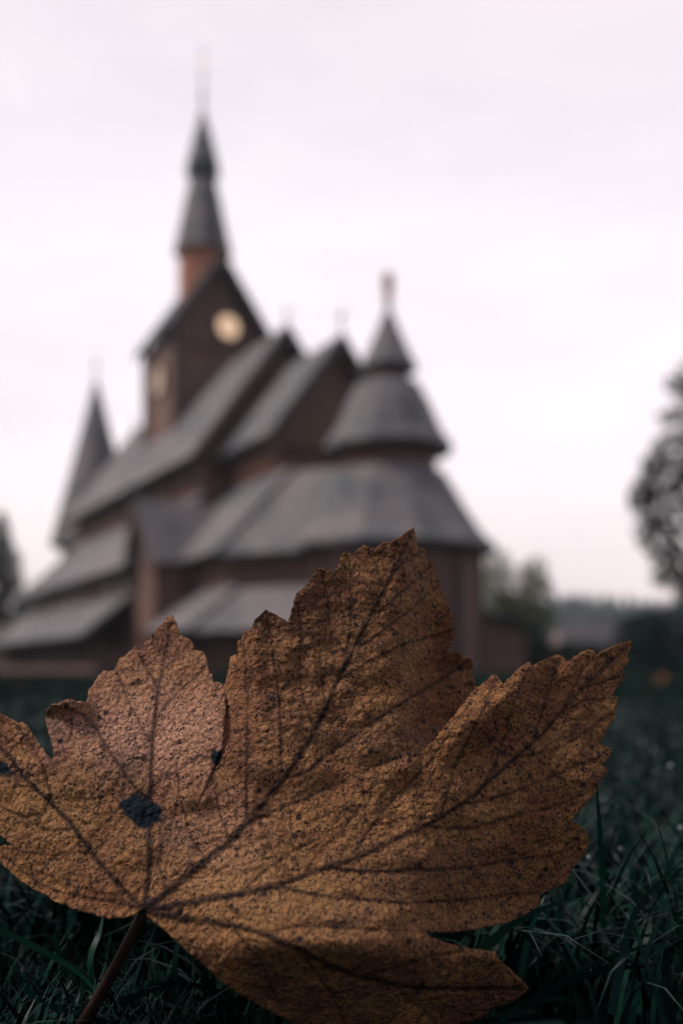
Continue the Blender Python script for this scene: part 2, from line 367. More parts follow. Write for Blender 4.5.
# ------------------------------------------------------------------ the autumn leaf in front
Lo = [(218,757),(222,748),(223.5,735),(224.5,722),(226,705),(225.5,693),(223,686),(221,683),(216,682),(213,683),(212,675),(208,668),(206,658),(203,652),(198,650),(193,651),
 (193,645),(190,640),(186,637),(180,636),(177,626),(172.5,615),(166,618.5),(159,626),(155,631),(150.5,635),(145,643),(143.5,649),(140,648),(135,646),(129.6,651),(124.4,656.6),(120,657.5),
 (117,664),(114.7,670.6),(109,671),(104,670),(98,676),(93.6,684),(89,689),(88,695),(87.5,702),(82,702),(77,701.4),(69,698),(63,700.5),(57.6,704),(51.4,705),(49,708),(46,711),(45.3,719),
 (46.6,725),(49,734),(50,740),(52,744.5),(54,755),(52.7,760),(45.7,753),(38.7,742.7),(31.6,732),(26.4,725),(22,721.6),(18.5,722.5),(10.5,718),(0,714),
 (-10,702),(-20,704),(-33,692),(-46,693),(-58,680),(-90,668),(-86,684),(-78,696),(-82,712),(-68,726),(-70,745),(-52,756),(-50,775),(-35,783),(-33,800),(-18,812),(-8,828),(2,837),(12.4,846),
 (4,845),(-2,848),(-4,855),(2,864),(11,872),(18,879),(25,884.6),(38.5,892),(47,896),(55,902),(65,905),(75,909.5),(88,913),(99.5,917),(112,918.5),(122,918),(131,916),(137,913),(142,910),(145,908)]
Mo = [(398,772),(412,764),(430,748),(450,726),(466,704),(475,690),(475.6,685.6),(474.7,680),(472,673),(473,668),(473,661),(470,657.5),(465,657.5),(461.5,655),(458,652),(447.5,652),
 (449,649),(452.7,643),(455.4,633),(454.5,628.5),(450,627.6),(452.7,620.5),(452.7,615),(450,612),(449,604),(445.5,602),(444.5,592),(441,590),(440.7,583),(440,579.5),(435.4,577.7),(435.6,567),
 (433.7,562),(426,560),(426,551.4),(423,547),(417,546),(416,535.5),(414,527),(407,531),(400,537),(391.5,541.7),(382.7,542.6),(377.5,547),(370,548),(364,545),(358,548.7),(351,555),(347.6,551.4),
 (343,553),(338.8,562),(333.5,572.5),(327,569.7),(320.8,567.4),(316.4,569.7),(311,577.6),(305,587),(300.6,589),(296,593.4),(293.5,604),(290,616),(287.4,621.5),(283,619),(274,613.6),(266,609),
 (260,615),(254,620),(250.5,629.5),(245,630),(241.7,637),(237,642),(238,655),(233.8,654),(230,657),(229,665),(227,676),(223,688),(216,700),(212,720),(213,740),(218,757)]
Ro = [(145,908),(147,916),(160,926),(175,940),(190,953.5),(205,966),(219.6,981),(234.5,992),(254,1003),(279,1016),(294,1023),(318,1036),(335,1034),(350,1042),(372,1050),(388,1046),(408,1050),(425,1040),
 (446,1038),(458,1026),(480,1020),(492,1008),(512,1003),(529.5,990),(527,985),(522,981),(513,972),(507,967),(497,958),(496,952),(480,949.5),(462,947),(445,942),(430,936),(425,931),(440,932.5),(455,932),(480,928),
 (504,923),(522,917),(537,907),(541,899),(540,893.5),(552,890),(560,886),(567,881),(570.5,872),(579,862),(585,854),(588,847),(590,839),(585,829.5),(577,823.5),(571,821),(578.6,812),(590,799),
 (596.7,791),(599.5,782),(604,776),(608,771),(606,766.7),(601,766),(605,763),(611,753),(609.5,747.6),(600.5,744),(601,741),(605,735),(611,723),(615.7,717.6),(614.8,712),(618.6,704),(618.6,697),
 (612,696),(616,689),(620.5,683),(625.8,677.6),(624,673),(620,673),(626,666),(629,658.6),(627,655),(632,646),(631,641),(624,642),(615,645),(605,650),(596,655.7),(594,651),(589,649),(580.5,652),
 (573,657.6),(567,661.4),(563,655.7),(555.7,654.8),(549,657.6),(540.5,661.4),(533,666),(530,662.4),(523,665),(515.7,671),(512,675.5),(507,680),(503.7,684),(500,679),(496,674),(491,676),(484,682),
 (479,687),(476,687),(470,694),(463,704),(456,712),(449,720),(444.5,727),(432,742),(417,756),(405,767),(398,772)]
veins = [ # (width px at start, end), points
 (5.6,1.5,[(145,908),(165,893),(185,877),(205,860),(228,842),(248,820),(265,800),(284,778),(300,752),(314,730),(325,708),(338,680),(352,650),(368,620),(383,590),(398,560),(413,530)]),
 (4.6,1.6,[(147,910),(175,905),(215,898),(240,894),(275,885),(300,877),(330,865),(355,858),(380,846),(410,832),(435,820),(465,802),(490,780),(517,757),(545,730),(570,700),(595,675),(628,645)]),
 (4.6,1.8,[(147,911),(165,915),(195,919),(230,925),(262,933),(290,945),(300,950),(330,965),(360,976),(395,984),(430,988),(470,988),(525,988)]),
 (3.8,1.2,[(144,905),(147,885),(150,865),(149,835),(150,810),(150,780),(152,745),(154,720),(158,690),(163,660),(171,620)]),
 (3.6,1.4,[(142,908),(125,890),(108,872),(90,850),(72,825),(55,808),(38,790),(24,777),(9,755),(-10,738),(-40,712),(-85,672)]),
 (2.0,0.8,[(142,909),(115,902),(87,896),(62,893),(40,884),(15,865),(0,852)]),
 (2.2,1.0,[(150,802),(135,787),(120,766),(108,750),(96,728),(80,712),(60,706)]),
 (1.8,0.8,[(151,787),(165,778),(185,765),(205,752),(216,748)]),
 (1.6,0.8,[(152,745),(140,725),(128,700),(118,675)]),(1.6,0.8,[(154,720),(170,700),(190,680),(205,665)]),(1.4,0.7,[(158,690),(148,670),(136,652)]),(1.4,0.7,[(161,672),(175,658),(190,645)]),
 (1.8,0.8,[(72,828),(50,830),(25,818),(0,806),(-30,795)]),(1.6,0.8,[(55,808),(48,785),(40,760),(25,735),(18,726)]),(1.6,0.8,[(90,850),(60,855),(30,852),(8,848)]),(1.4,0.7,[(24,777),(0,775),(-25,772),(-48,765)]),
 (2.2,0.9,[(248,820),(270,812),(295,802),(310,795),(330,787),(352,775),(375,765),(398,757)]),
 (2.2,0.9,[(284,778),(305,772),(322,758),(345,742),(372,722),(400,704),(440,680),(470,660)]),
 (1.9,0.8,[(246,822),(246,800),(246,770),(247,735),(247,700),(245,665),(242,642)]),
 (1.9,0.8,[(283,779),(280,750),(280,720),(277,690),(272,650),(266,612)]),
 (1.7,0.8,[(230,840),(222,820),(216,800),(214,775),(213,762)]),
 (1.8,0.8,[(325,708),(322,680),(326,655),(330,640),(328,600),(321,570)]),
 (1.5,0.7,[(345,665),(350,620),(350,580),(348,555)]),(1.7,0.8,[(352,650),(380,632),(410,610),(438,586)]),
 (1.8,0.8,[(338,680),(370,660),(400,645),(430,636),(452,630)]),(1.5,0.7,[(368,620),(392,600),(415,580),(432,565)]),(1.4,0.7,[(383,590),(376,565),(368,549)]),(1.3,0.7,[(314,730),(300,690),(300,650),(299,600)]),
 (1.3,0.7,[(390,575),(402,562),(420,552)]),
 (1.9,0.8,[(350,858),(367,832),(380,814),(395,797),(410,782),(428,762),(442,744),(462,715),(478,690)]),
 (1.9,0.8,[(440,816),(447,790),(455,765),(470,735),(485,705),(497,678)]),
 (1.7,0.8,[(480,790),(495,765),(505,735),(515,700),(528,668)]),(1.5,0.7,[(530,745),(540,720),(550,690),(558,658)]),(1.5,0.7,[(560,712),(575,685),(589,652)]),
 (2.0,0.9,[(465,803),(489,799.5),(519,790),(548,778),(567,770),(590,760),(608,750)]),
 (2.0,0.9,[(425,825),(447,829),(474,827),(499,819),(533,811),(557.6,805),(582,795),(598,784)]),
 (1.6,0.8,[(517,757),(540,753),(567,744),(590,728),(613,712)]),(1.4,0.7,[(560,712),(585,700),(615,697)]),(1.3,0.7,[(585,687),(605,680),(623,675)]),
 (2.2,1.0,[(325,867),(360,871),(400,870),(440,869),(470,867),(500,861),(530,858),(560,852),(588,841)]),
 (2.0,0.9,[(262,888),(285,888),(310,893),(340,898),(380,901),(420,902),(460,900),(500,895),(540,891)]),
 (1.5,0.7,[(240,893),(262,872),(290,852),(320,838)]),(1.3,0.7,[(300,877),(320,850),(345,825),(362,805)]),
 (1.8,0.9,[(395,984),(410,1000),(430,1015),(445,1032)]),(1.6,0.8,[(360,976),(400,965),(430,955),(462,950)]),(1.6,0.8,[(300,950),(330,990),(350,1035)]),(1.5,0.8,[(230,925),(260,960),(282,1012)]),
 (1.5,0.8,[(262,933),(300,925),(350,928),(400,930)]),
 (1.2,0.6,[(205,860),(190,835),(180,800),(178,775)]),(1.2,0.6,[(165,893),(158,860),(165,835),(175,815)])]
rnd = random.Random(3)
def resample(pts, step):
    out = []
    for (x0,y0),(x1,y1) in zip(pts[:-1], pts[1:]):
        d = math.hypot(x1-x0, y1-y0); k = max(1, int(round(d/step)))
        out += [(x0+(x1-x0)*i/k, y0+(y1-y0)*i/k) for i in range(k)]
    return out+[pts[-1]]
def smooth_poly(pts):
    q = [pts[0]]
    for a_, b_, c_ in zip(pts[:-2], pts[1:-1], pts[2:]): q += [b_] if False else [((a_[0]+6*b_[0]+c_[0])/8, (a_[1]+6*b_[1]+c_[1])/8)]
    return q+[pts[-1]]
VS = []
for w0, w1, pts in veins:
    p = resample(pts, 2.0); n = len(p)
    for _ in range(3): p = smooth_poly(p)
    for i, (x, y) in enumerate(p):
        x += 0.9*noise.noise(Vector((x*0.06, y*0.06, 1.7))); y += 0.9*noise.noise(Vector((x*0.06, y*0.06, 7.7)))
        j = min(i+1, n-1); k = max(i-1, 0); dx, dy = p[j][0]-p[k][0], p[j][1]-p[k][1]; dl = math.hypot(dx, dy) or 1
        VS.append((x, y, 1.22*(w0+(w1-w0)*i/n), -dy/dl, dx/dl))
VSA = np.array([(a_, b_, c_) for a_, b_, c_, _, _ in VS])
cut1 = [(145,908),(168,870),(186,835),(200,800),(218,757)]             # hidden joints between the lobes' sheets
cut2 = [(398,772),(360,795),(310,825),(250,858),(190,888),(145,908)]
def edge_rough(pts):
    q = resample(pts, 2.6); o = [q[0]]
    for i in range(1, len(q)-1):
        x, y = q[i]; dx, dy = q[i+1][0]-q[i-1][0], q[i+1][1]-q[i-1][1]; d = math.hypot(dx, dy) or 1
        r = 0.75*noise.noise(Vector((x*0.23, y*0.23, 3.0)))+0.35*rnd.uniform(-1, 1)
        o.append((x-dy/d*r, y+dx/d*r))
    return o+[q[-1]]
eL, eM, eR = edge_rough(Lo), edge_rough(Mo), edge_rough(Ro)
c1 = resample(cut1, 3); c2 = resample(cut2, 3)
regions = {'L': eL[:-1]+c1[:-1], 'M': eM[:-1]+list(reversed(c1))[:-1]+list(reversed(c2))[:-1], 'R': eR[:-1]+c2[:-1]}
def inside(P, poly):
    x, y = P[:,0], P[:,1]; r = np.zeros(len(P), bool); n = len(poly)
    for i in range(n):
        x0,y0 = poly[i]; x1,y1 = poly[(i+1)%n]
        if y0 == y1: continue
        c = ((y0 > y) != (y1 > y)) & (x < (x1-x0)*(y-y0)/(y1-y0)+x0); r ^= c
    return r
def seg_dist(P, poly):
    d = np.full(len(P), 1e9)
    A_ = np.array(poly); B_ = np.roll(A_, -1, 0)
    for a_, b_ in zip(A_, B_):
        ab = b_-a_; L2 = (ab**2).sum()+1e-9; t = np.clip(((P-a_)@ab)/L2, 0, 1)
        d = np.minimum(d, np.hypot(*(P-(a_+t[:,None]*ab)).T))
    return d
def sm(a_, b_, x): return float(sstep((x-a_)/(b_-a_)))
def bumpf(x, y, cx, cy, rx, ry): return math.exp(-(((x-cx)/rx)**2+((y-cy)/ry)**2))
def depth(x, y, reg):
    """distance ahead of the camera of the blade at photo pixel x,y (metres)"""
    Y = 0.263+0.000085*(780-y)
    k = sm(150, 320, x)*(1-0.75*sm(330, 520, x)*sm(960, 900, y))
    Y += (-0.019*sm(790, 985, y)+0.00040*max(0.0, y-938)*sm(925, 975, y))*k
    Y += 0.00016*max(0.0, min(y, 945)-815)*sm(360, 520, x)          # underside of the right lobe tucks in       # lower right lobe bulges towards the viewer, then hangs
    Y += 0.012*bumpf(x, y, 150, 905, 90, 60)*-0.3
    Y += 1.35e-7*(x-235)**2*(1.0 if x > 235 else 1.3)*sm(1000, 930, y)  # the blade arches sideways, both flanks bending away
    Y += 0.00003*(780-y)*sm(240, 150, x)*sm(780, 640, y)
    if reg == 'L':
        Y += 0.013*sm(790, 640, y)*sm(20, 120, x)                 # upper left lobe leans back to the sky
        Y += -0.004*bumpf(x, y, 222, 720, 26, 45)
        Y += -0.006*bumpf(x, y, 62, 700, 26, 12)+0.004*bumpf(x, y, 48, 716, 12, 12)   # curled corner
    elif reg == 'M':
        Y += 0.013*sm(790, 640, y)*sm(250, 150, x)
        Y += 0.006*sm(757, 690, y)*sm(262, 215, x)
        Y += 0.014*sm(0, 55, (y < 772)*(772-y)+0.0)*sm(395, 440, x+0.35*(772-y)*0)
        Y += 0.003*bumpf(x, y, 455, 672, 25, 16)
    else:
        Y += -0.0055*sm(30, 0, abs((x-398)*0.68-(772-y))*0.8)*sm(420, 470, x)*sm(560, 500, x)
    # broad waves across the blade
    Y += 0.0030*noise.noise(Vector((x*0.008, y*0.008, 4.2)))+0.0016*noise.noise(Vector((x*0.022, y*0.022, 9.2)))
    Y += 0.0011*noise.noise(Vector((x*0.035, y*0.05, 2.2)))+0.00045*noise.noise(Vector((x*0.12, y*0.17, 5.2)))+0.00010*noise.noise(Vector((x*0.25, y*0.32, 6.2)))
    return Y
lv, lf, at_v, at_p, at_d, at_t, at_g = [], [], [], [], [], [], []
tar = [(120,803),(126,800),(134.6,795),(147,801),(153,803),(159.5,807),(161,812),(155,814),(161,820),(151,822),(147,828),(139.6,826),(127,814.6)]
tar2 = [(-8,758),(0,762),(6,764),(11,773),(4,774),(-8,770)]
hole = [(213,752),(219,748),(223,752),(222,760),(218,766),(213,764),(212,758)]
for reg, poly in regions.items():
    A_ = np.array(poly); x0, y0 = A_.min(0); x1, y1 = A_.max(0); st = 2.4
    gx, gy = np.meshgrid(np.arange(x0, x1, st), np.arange(y0, y1, st)); G = np.stack([gx.ravel(), gy.ravel()], 1)
    G = G+rng.uniform(-0.7, 0.7, G.shape)
    extra = []
    for x, y, w, nx_, ny_ in VS:
        extra += [(x, y), (x+nx_*w*0.55, y+ny_*w*0.55), (x-nx_*w*0.55, y-ny_*w*0.55)]
    for pl in (tar, tar2, hole):
        extra += resample(pl+[pl[0]], 1.5)
    E = np.array(extra); E = E[inside(E, poly)]; E = E[seg_dist(E, poly) > 0.7]
    # thin vein points that crowd each other
    key = {}; 
    for e in E: key.setdefault((int(e[0]/0.9), int(e[1]/0.9)), tuple(e))
    E = np.array(list(key.values()))
    G = G[inside(G, poly)]; G = G[seg_dist(G, poly) > 1.2]
    occ = set((int(e[0]/2.2), int(e[1]/2.2)) for e in E); G = np.array([g_ for g_ in G if (int(g_[0]/2.2), int(g_[1]/2.2)) not in occ])
    pts = [Vector(p) for p in poly]+[Vector(p) for p in E]+[Vector(p) for p in G]
    n = len(poly)
    ov, oe, of, *_ = delaunay_2d_cdt(pts, [(i, (i+1) % n) for i in range(n)], [], 0, 1e-4)
    OV = np.array([tuple(p) for p in ov]); OF = np.array([f_ for f_ in of if len(f_) == 3])
    cen = OV[OF].mean(1); OF = OF[inside(cen, poly)]
    base = len(lv)
    vw = np.zeros(len(OV)); ve = np.zeros(len(OV)); rid = np.zeros(len(OV))
    for s0 in range(0, len(OV), 2000):
        P = OV[s0:s0+2000]; d = np.hypot(P[:,None,0]-VSA[None,:,0], P[:,None,1]-VSA[None,:,1])
        q = d/(VSA[None,:,2]*0.62); ve[s0:s0+2000] = np.clip((1.2-q.min(1))*2.2, 0, 1)
        vw[s0:s0+2000] = np.clip(VSA[q.argmin(1), 2]/2.6, .72, 1)
        rid[s0:s0+2000] = (np.exp(-(q**2))*VSA[None,:,2]).max(1)
        # shallow quilting: the blade swells between veins
        dm = d.min(1); rid[s0:s0+2000] += -3.2*np.exp(-(dm/7.5)**2)
    tin = inside(OV, tar) | inside(OV, tar2)
    td = np.minimum(seg_dist(OV, tar), seg_dist(OV, tar2)); hin = inside(OV, hole)
    for i, (x, y) in enumerate(OV):
        Y = depth(x, y, reg)-rid[i]*0.00011
        lv.append(at(x, y, Y)); at_v.append(ve[i]*vw[i]*(0.8 if tin[i] else 1))
        pl_ = 0.3*sm(800, 700, y)*sm(250, 215, x)*sm(30, 60, x)+0.9*bumpf(x, y, 150, 735, 100, 42) if reg == 'L' else 0.15*bumpf(x, y, 280, 700, 90, 60)
        pl_ += 0.5*bumpf(x, y, 210, 830, 60, 50)+0.45*bumpf(x, y, 62, 702, 22, 8)  # painted brightness near the blade's centre, painted highlight on the curled corner
        at_p.append(min(1, pl_*0.8))
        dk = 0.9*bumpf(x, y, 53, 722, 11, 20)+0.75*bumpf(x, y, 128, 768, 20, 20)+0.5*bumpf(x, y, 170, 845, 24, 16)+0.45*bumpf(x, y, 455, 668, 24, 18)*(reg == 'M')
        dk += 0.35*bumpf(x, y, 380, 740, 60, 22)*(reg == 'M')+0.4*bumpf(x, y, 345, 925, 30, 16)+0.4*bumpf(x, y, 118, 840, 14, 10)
        dk += 0.30*bumpf(x, y, 430, 880, 130, 45)+0.30*bumpf(x, y, 400, 990, 150, 35)+0.25*bumpf(x, y, 330, 610, 90, 50)  # first two terms: shade on the lower and right lobes, painted as colour
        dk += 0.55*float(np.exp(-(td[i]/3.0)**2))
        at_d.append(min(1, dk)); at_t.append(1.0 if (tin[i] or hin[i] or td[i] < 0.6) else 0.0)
        at_g.append(min(1, 0.9*bumpf(x, y, 60, 820, 60, 55)+0.8*bumpf(x, y, 290, 905, 120, 40)+0.6*bumpf(x, y, 230, 850, 60, 50)+0.4*bumpf(x, y, 330, 800, 70, 50)))
    lf += [tuple(int(k)+base for k in f_) for f_ in OF]
root = empty('fallen_leaf', at(145, 910, 0.255), label='large brown speckled maple leaf standing upright in the grass close to the viewer', cat='leaf')
bl = MB(); O = Vector(root.location)
bl.add([p-O for p in lv], lf, True)
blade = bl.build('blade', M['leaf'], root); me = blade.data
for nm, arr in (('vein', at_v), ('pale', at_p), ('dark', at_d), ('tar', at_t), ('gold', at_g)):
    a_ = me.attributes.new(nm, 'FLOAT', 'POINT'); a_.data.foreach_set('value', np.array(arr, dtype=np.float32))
import bmesh
bm = bmesh.new(); bm.from_mesh(me)
bmesh.ops.remove_doubles(bm, verts=bm.verts, dist=0.00002); bmesh.ops.recalc_face_normals(bm, faces=bm.faces)
s_ = sum(f_.normal.y for f_ in bm.faces)
if s_ > 0: bmesh.ops.reverse_faces(bm, faces=bm.faces)
bm.to_mesh(me); bm.free()
so = blade.modifiers.new('thickness', 'SOLIDIFY'); so.thickness = 0.00035; so.offset = -1
st = MB()
sp = [(147,906,.2545),(143,914,.2540),(137,926,.2545),(128,943,.256),(116,966,.260),(103,990,.265),(90,1013,.272),(76,1036,.280)]
st.tube([at(*p)-O for p in sp], [.0010,.0016,.0015,.00145,.0015,.0016,.0018,.0021], 12)
st.build('leaf_stalk', M['stalk'], root)

# smaller fallen leaves scattered far out on the lawn
small = [((0,0),(.5,-.15),(.9,.25),(.62,.5),(.95,1.0),(.45,.95),(.0,1.6),(-.45,.95),(-.95,1.0),(-.62,.5),(-.9,.25),(-.5,-.15))]
spots = [(664,688,5.2,'small orange fallen leaf on the grass at the right edge'),(655,694,3.6,'small brown fallen leaf on the grass just below an orange one'),
         (20,700,4.4,'small rusty fallen leaf on the grass at the left edge')]
for i, (px, py, Y, lb) in enumerate(spots):
    b_ = MB(); s0 = 0.028
    P = [(x*s0, (y-.6)*s0, 0.012*math.sin(x*3+y*2)) for x, y in small[0]]
    b_.slab([(0,0,.004)]+P[:0]+[(0,0,.004)][:0] or [(0,0,0)], .001) if False else None
    c0 = (0,0,0.006); vs = [c0]+P+[(p[0],p[1],p[2]-.0008) for p in [c0]+P]; k = len(P)
    fs = [(0, 1+j, 1+(j+1)%k) for j in range(k)]+[(k+1, k+2+(j+1)%k, k+2+j) for j in range(k)]+[(1+j, k+2+j, k+2+(j+1)%k, 1+(j+1)%k) for j in range(k)]
    b_.add(vs, fs); p = at(px, py, Y)
    o = b_.build('fallen_leaf', M['rust']); o.location = (p.x, p.y, gz(p.x, p.y)+0.062); o.rotation_euler = (R(35), R(12*i), i*1.7)
    tag(o, lb, 'leaf', 'fallen leaves on the lawn')

# ------------------------------------------------------------------ the stave church
church = empty('stave_church', (-2.2, 40.97, -0.8), math.atan2(0.875, -0.484),
               label='dark wooden stave church with stacked shingle roofs and a tall clock tower spire', cat='church')
def part(name, mat, fn, parent=church):
    b_ = MB(); fn(b_); return b_.build(name, M[mat], parent)
def saddle(name, x0, x1, w, zr, ze, mat='shingle', th=0.16, parent=church):
    """saddle roof along local x, ridge zr at y=0, eaves ze at y=+-w"""
    def f_(b_):
        b_.slab([(x0,0,zr),(x1,0,zr),(x1,w,ze),(x0,w,ze)][::-1], th); b_.slab([(x0,0,zr),(x0,-w,ze),(x1,-w,ze),(x1,0,zr)][::-1], th)
        b_.box(x0-.05, x1+.05, -.1, .1, zr-.06, zr+.10)
    r = part(name, mat, f_, parent)
    for xx in (x0, x1):
        def g_(b_):
            d = -.12 if xx == x0 else .04
            for s in (1, -1):
                q = [(xx+d, 0, zr+.04), (xx+d, s*(w+.1), ze-.1+.04), (xx+d, s*(w+.1), ze-.42), (xx+d, 0, zr-.40)]
                q2 = [(x+.08, y, z) for x, y, z in q]; b_.add(q+q2, [(0,1,2,3),(7,6,5,4),(0,4,5,1),(1,5,6,2),(2,6,7,3),(3,7,4,0)])
        part('bargeboard', 'trim', g_, r)
    return r
def gable_wall(name, x0, x1, w, z0, ze, zr, mat='plank'):
    def f_(b_):
        P = [(x0,-w,z0),(x0,w,z0),(x0,w,ze),(x0,0,zr),(x0,-w,ze)]; Q = [(x1,y,z) for _, y, z in P]
        b_.add(P+Q, [(0,1,2,3,4)[::-1],(5,6,7,8,9)]+[(i,(i+1)%5,(i+1)%5+5,i+5) for i in range(5)])
    return part(name, mat, f_)
def finial(x, y, z, h, parent):
    def f_(b_):
        b_.lathe(x, y, [(.08,z-.3),(.08,z),(.11,z+.08),(.05,z+.16),(.03,z+h*.6),(.05,z+h*.65),(.02,z+h)], 8)
        b_.box(x-.28, x+.28, y-.03, y+.03, z+h*.70, z+h*.76)
    return part('finial', 'trim', f_, parent)
# nave
T = 21.0
nave = gable_wall('nave_wall', .55, T-.4, 3.45, 0, 9.7, 14.5)
nr = saddle('nave_roof', 0, T, 4.15, 14.9, 9.15); finial(.1, 0, 14.95, .9, nr); finial(T-.1, 0, 14.95, .9, nr)
# choir
choir = gable_wall('choir_wall', -4.15, .5, 2.45, 0, 9.5, 12.8)
cr = saddle('choir_roof', -4.65, .2, 2.95, 13.15, 9.2); finial(-4.55, 0, 13.2, 1.1, cr)
# friezes of redder boards under the eaves
for s in (1, -1):
    part('frieze', 'frieze', lambda b_, s=s: b_.box(.6, T-.5, s*3.45-(.06 if s < 0 else 0), s*3.45+(.06 if s > 0 else 0), 8.0, 8.6))
    part('frieze', 'frieze', lambda b_, s=s: b_.box(-4.1, .5, s*2.45-(.06 if s < 0 else 0), s*2.45+(.06 if s > 0 else 0), 8.2, 8.8))
part('frieze', 'frieze', lambda b_: b_.box(-4.22, -4.15, -2.3, 2.3, 8.7, 9.1))
part('frieze', 'frieze', lambda b_: b_.box(.48, .55, -3.3, -2.5, 8.7, 9.2)); part('frieze', 'frieze', lambda b_: b_.box(.48, .55, 2.5, 3.3, 8.7, 9.2))
# aisles with their pent roofs, and the low open gallery
def pent(name, x0, x1, s, y0, z0, y1, z1, mat='shingle'):
    q = [(x0,s*y0,z0),(x0,s*y1,z1),(x1,s*y1,z1),(x1,s*y0,z0)]
    if s < 0: q = q[::-1]
    return part(name, mat, lambda b_: b_.slab(q[::-1] if False else q, .15 if s > 0 else .15))
for s in (1, -1):
    ya, yb = sorted((s*3.4, s*6.2))
    part('aisle_wall', 'plank', lambda b_: b_.add([(.8,ya,0),(T-1,ya,0),(T-1,yb,0),(.8,yb,0),(.8,ya,7.4 if s>0 else 4.9),(T-1,ya,7.4 if s>0 else 4.9),(T-1,yb,4.9 if s>0 else 7.4),(.8,yb,4.9 if s>0 else 7.4)],
         [(0,3,2,1),(4,5,6,7),(0,1,5,4),(1,2,6,5),(2,3,7,6),(3,0,4,7)]))
    pent('aisle_roof', .2, T-.4, s, 3.4, 7.85, 6.9, 4.65)
    ya, yb = sorted((s*2.4, s*4.7))
    part('choir_aisle_wall', 'plank', lambda b_: b_.add([(-5.0,ya,0),(.85,ya,0),(.85,yb,0),(-5.0,yb,0),(-5.0,ya,7.3 if s>0 else 4.9),(.85,ya,7.3 if s>0 else 4.9),(.85,yb,4.9 if s>0 else 7.3),(-5.0,yb,4.9 if s>0 else 7.3)],
         [(0,3,2,1),(4,5,6,7),(0,1,5,4),(1,2,6,5),(2,3,7,6),(3,0,4,7)]))
    pent('choir_aisle_roof', -5.6, .75, s, 2.4, 7.9, 5.35, 4.75)
    if s > 0:
        gl = pent('gallery_roof', .75, T+.6, s, 6.2, 3.75, 8.3, 2.05)
        part('gallery_parapet', 'plank', lambda b_: b_.box(.9, T+.4, 7.62, 7.72, 0.1, .95))
        for k in range(14):
            part('gallery_post', 'trim', lambda b_, k=k: b_.lathe(1.0+k*1.55, 7.67, [(.11,.98),(.11,1.2),(.075,1.3),(.075,2.0),(.11,2.1),(.11,2.42)], 8))
        pent('gallery_roof', -6.2, -1.3, s, 4.7, 3.6, 6.5, 2.1)
        part('gallery_corner_roof', 'shingle', lambda b_: b_.slab([(-6.18,4.7,3.6),(-6.18,6.48,2.12),(-9.6,4.3,2.12),(-8.9,2.8,3.6)], .14))
        part('gallery_corner_roof', 'shingle', lambda b_: b_.slab([(-8.92,2.78,3.59),(-9.62,4.28,2.11),(-12.4,1.4,2.11),(-11.0,.9,3.59)], .14))
        part('gallery_parapet', 'plank', lambda b_: b_.box(-6.0, -2.0, 5.9, 6.0, 0.1, .95))
        for k in range(4):
            part('gallery_post', 'trim', lambda b_, k=k: b_.lathe(-5.85+k*1.25, 5.95, [(.11,.98),(.11,1.2),(.075,1.3),(.075,2.0),(.11,2.1),(.11,2.42)], 8))
# small windows high in the nave and in the aisles
def window(x, y, z, w, h, parent, axis='x'):
    s = 1 if y > 0 else -1
    fr = part('window', 'trim', lambda b_: [b_.box(x-w/2-.07, x+w/2+.07, y, y+s*.09, z-.07, z) if s > 0 else b_.box(x-w/2-.07, x+w/2+.07, y+s*.09, y, z-.07, z),
        b_.box(x-w/2-.07, x+w/2+.07, min(y,y+s*.09), max(y,y+s*.09), z+h, z+h+.07),
        b_.box(x-w/2-.07, x-w/2, min(y,y+s*.09), max(y,y+s*.09), z, z+h), b_.box(x+w/2, x+w/2+.07, min(y,y+s*.09), max(y,y+s*.09), z, z+h)], parent)
    part('pane', 'glass', lambda b_: b_.box(x-w/2, x+w/2, min(y,y+s*.04), max(y,y+s*.04), z, z+h), fr)
for k in range(7): window(2.0+k*2.7, 3.452, 8.72, .55, .35, nave)
for k in (0,1,3,4,5,6,7): window(2.2+k*2.3, 6.202, 3.9, .7, .5, church)
# side portal with steep gable over the aisle
x0 = -.55
part('portal_wall', 'plank', lambda b_: b_.add([(x0-1.1,2.5,0),(x0+1.1,2.5,0),(x0+1.1,6.25,0),(x0-1.1,6.25,0),(x0-1.1,2.5,5.0),(x0+1.1,2.5,5.0),(x0+1.1,6.25,5.0),(x0-1.1,6.25,5.0),(x0,2.5,6.8),(x0,6.25,6.8)],
     [(0,3,2,1),(0,4,7,3),(1,2,6,5),(2,3,7,9,6),(0,1,5,8,4),(4,8,9,7),(8,5,6,9)]))
def pr(b_):
    b_.slab([(x0,2.5,7.15),(x0,6.6,7.15),(x0-1.6,6.6,4.7),(x0-1.6,2.5,4.7)][::-1], .14); b_.slab([(x0,2.5,7.15),(x0+1.6,2.5,4.7),(x0+1.6,6.6,4.7),(x0,6.6,7.15)][::-1], .14)
    b_.box(x0-.1, x0+.1, 2.6, 6.62, 7.1, 7.23)
por = part('portal_roof', 'shingle', pr)
def pbb(b_):
    for s in (1,-1):
        q = [(x0, 6.62, 7.2), (x0+s*1.7, 6.62, 4.6), (x0+s*1.7, 6.62, 4.3), (x0, 6.62, 6.8)]; q2 = [(x,y+.08,z) for x,y,z in q]
        b_.add(q+q2, [(0,1,2,3),(7,6,5,4),(0,4,5,1),(1,5,6,2),(2,6,7,3),(3,7,4,0)])
part('bargeboard', 'trim', pbb, por); finial(x0, 6.6, 7.15, .7, por)
pd = part('door', 'frieze', lambda b_: b_.box(x0-.7, x0+.7, 6.252, 6.33, .1, 2.3)); part('handle', 'iron', lambda b_: b_.lathe(x0+.5, 6.37, [(.03,1.05),(.03,1.25)], 8), pd)
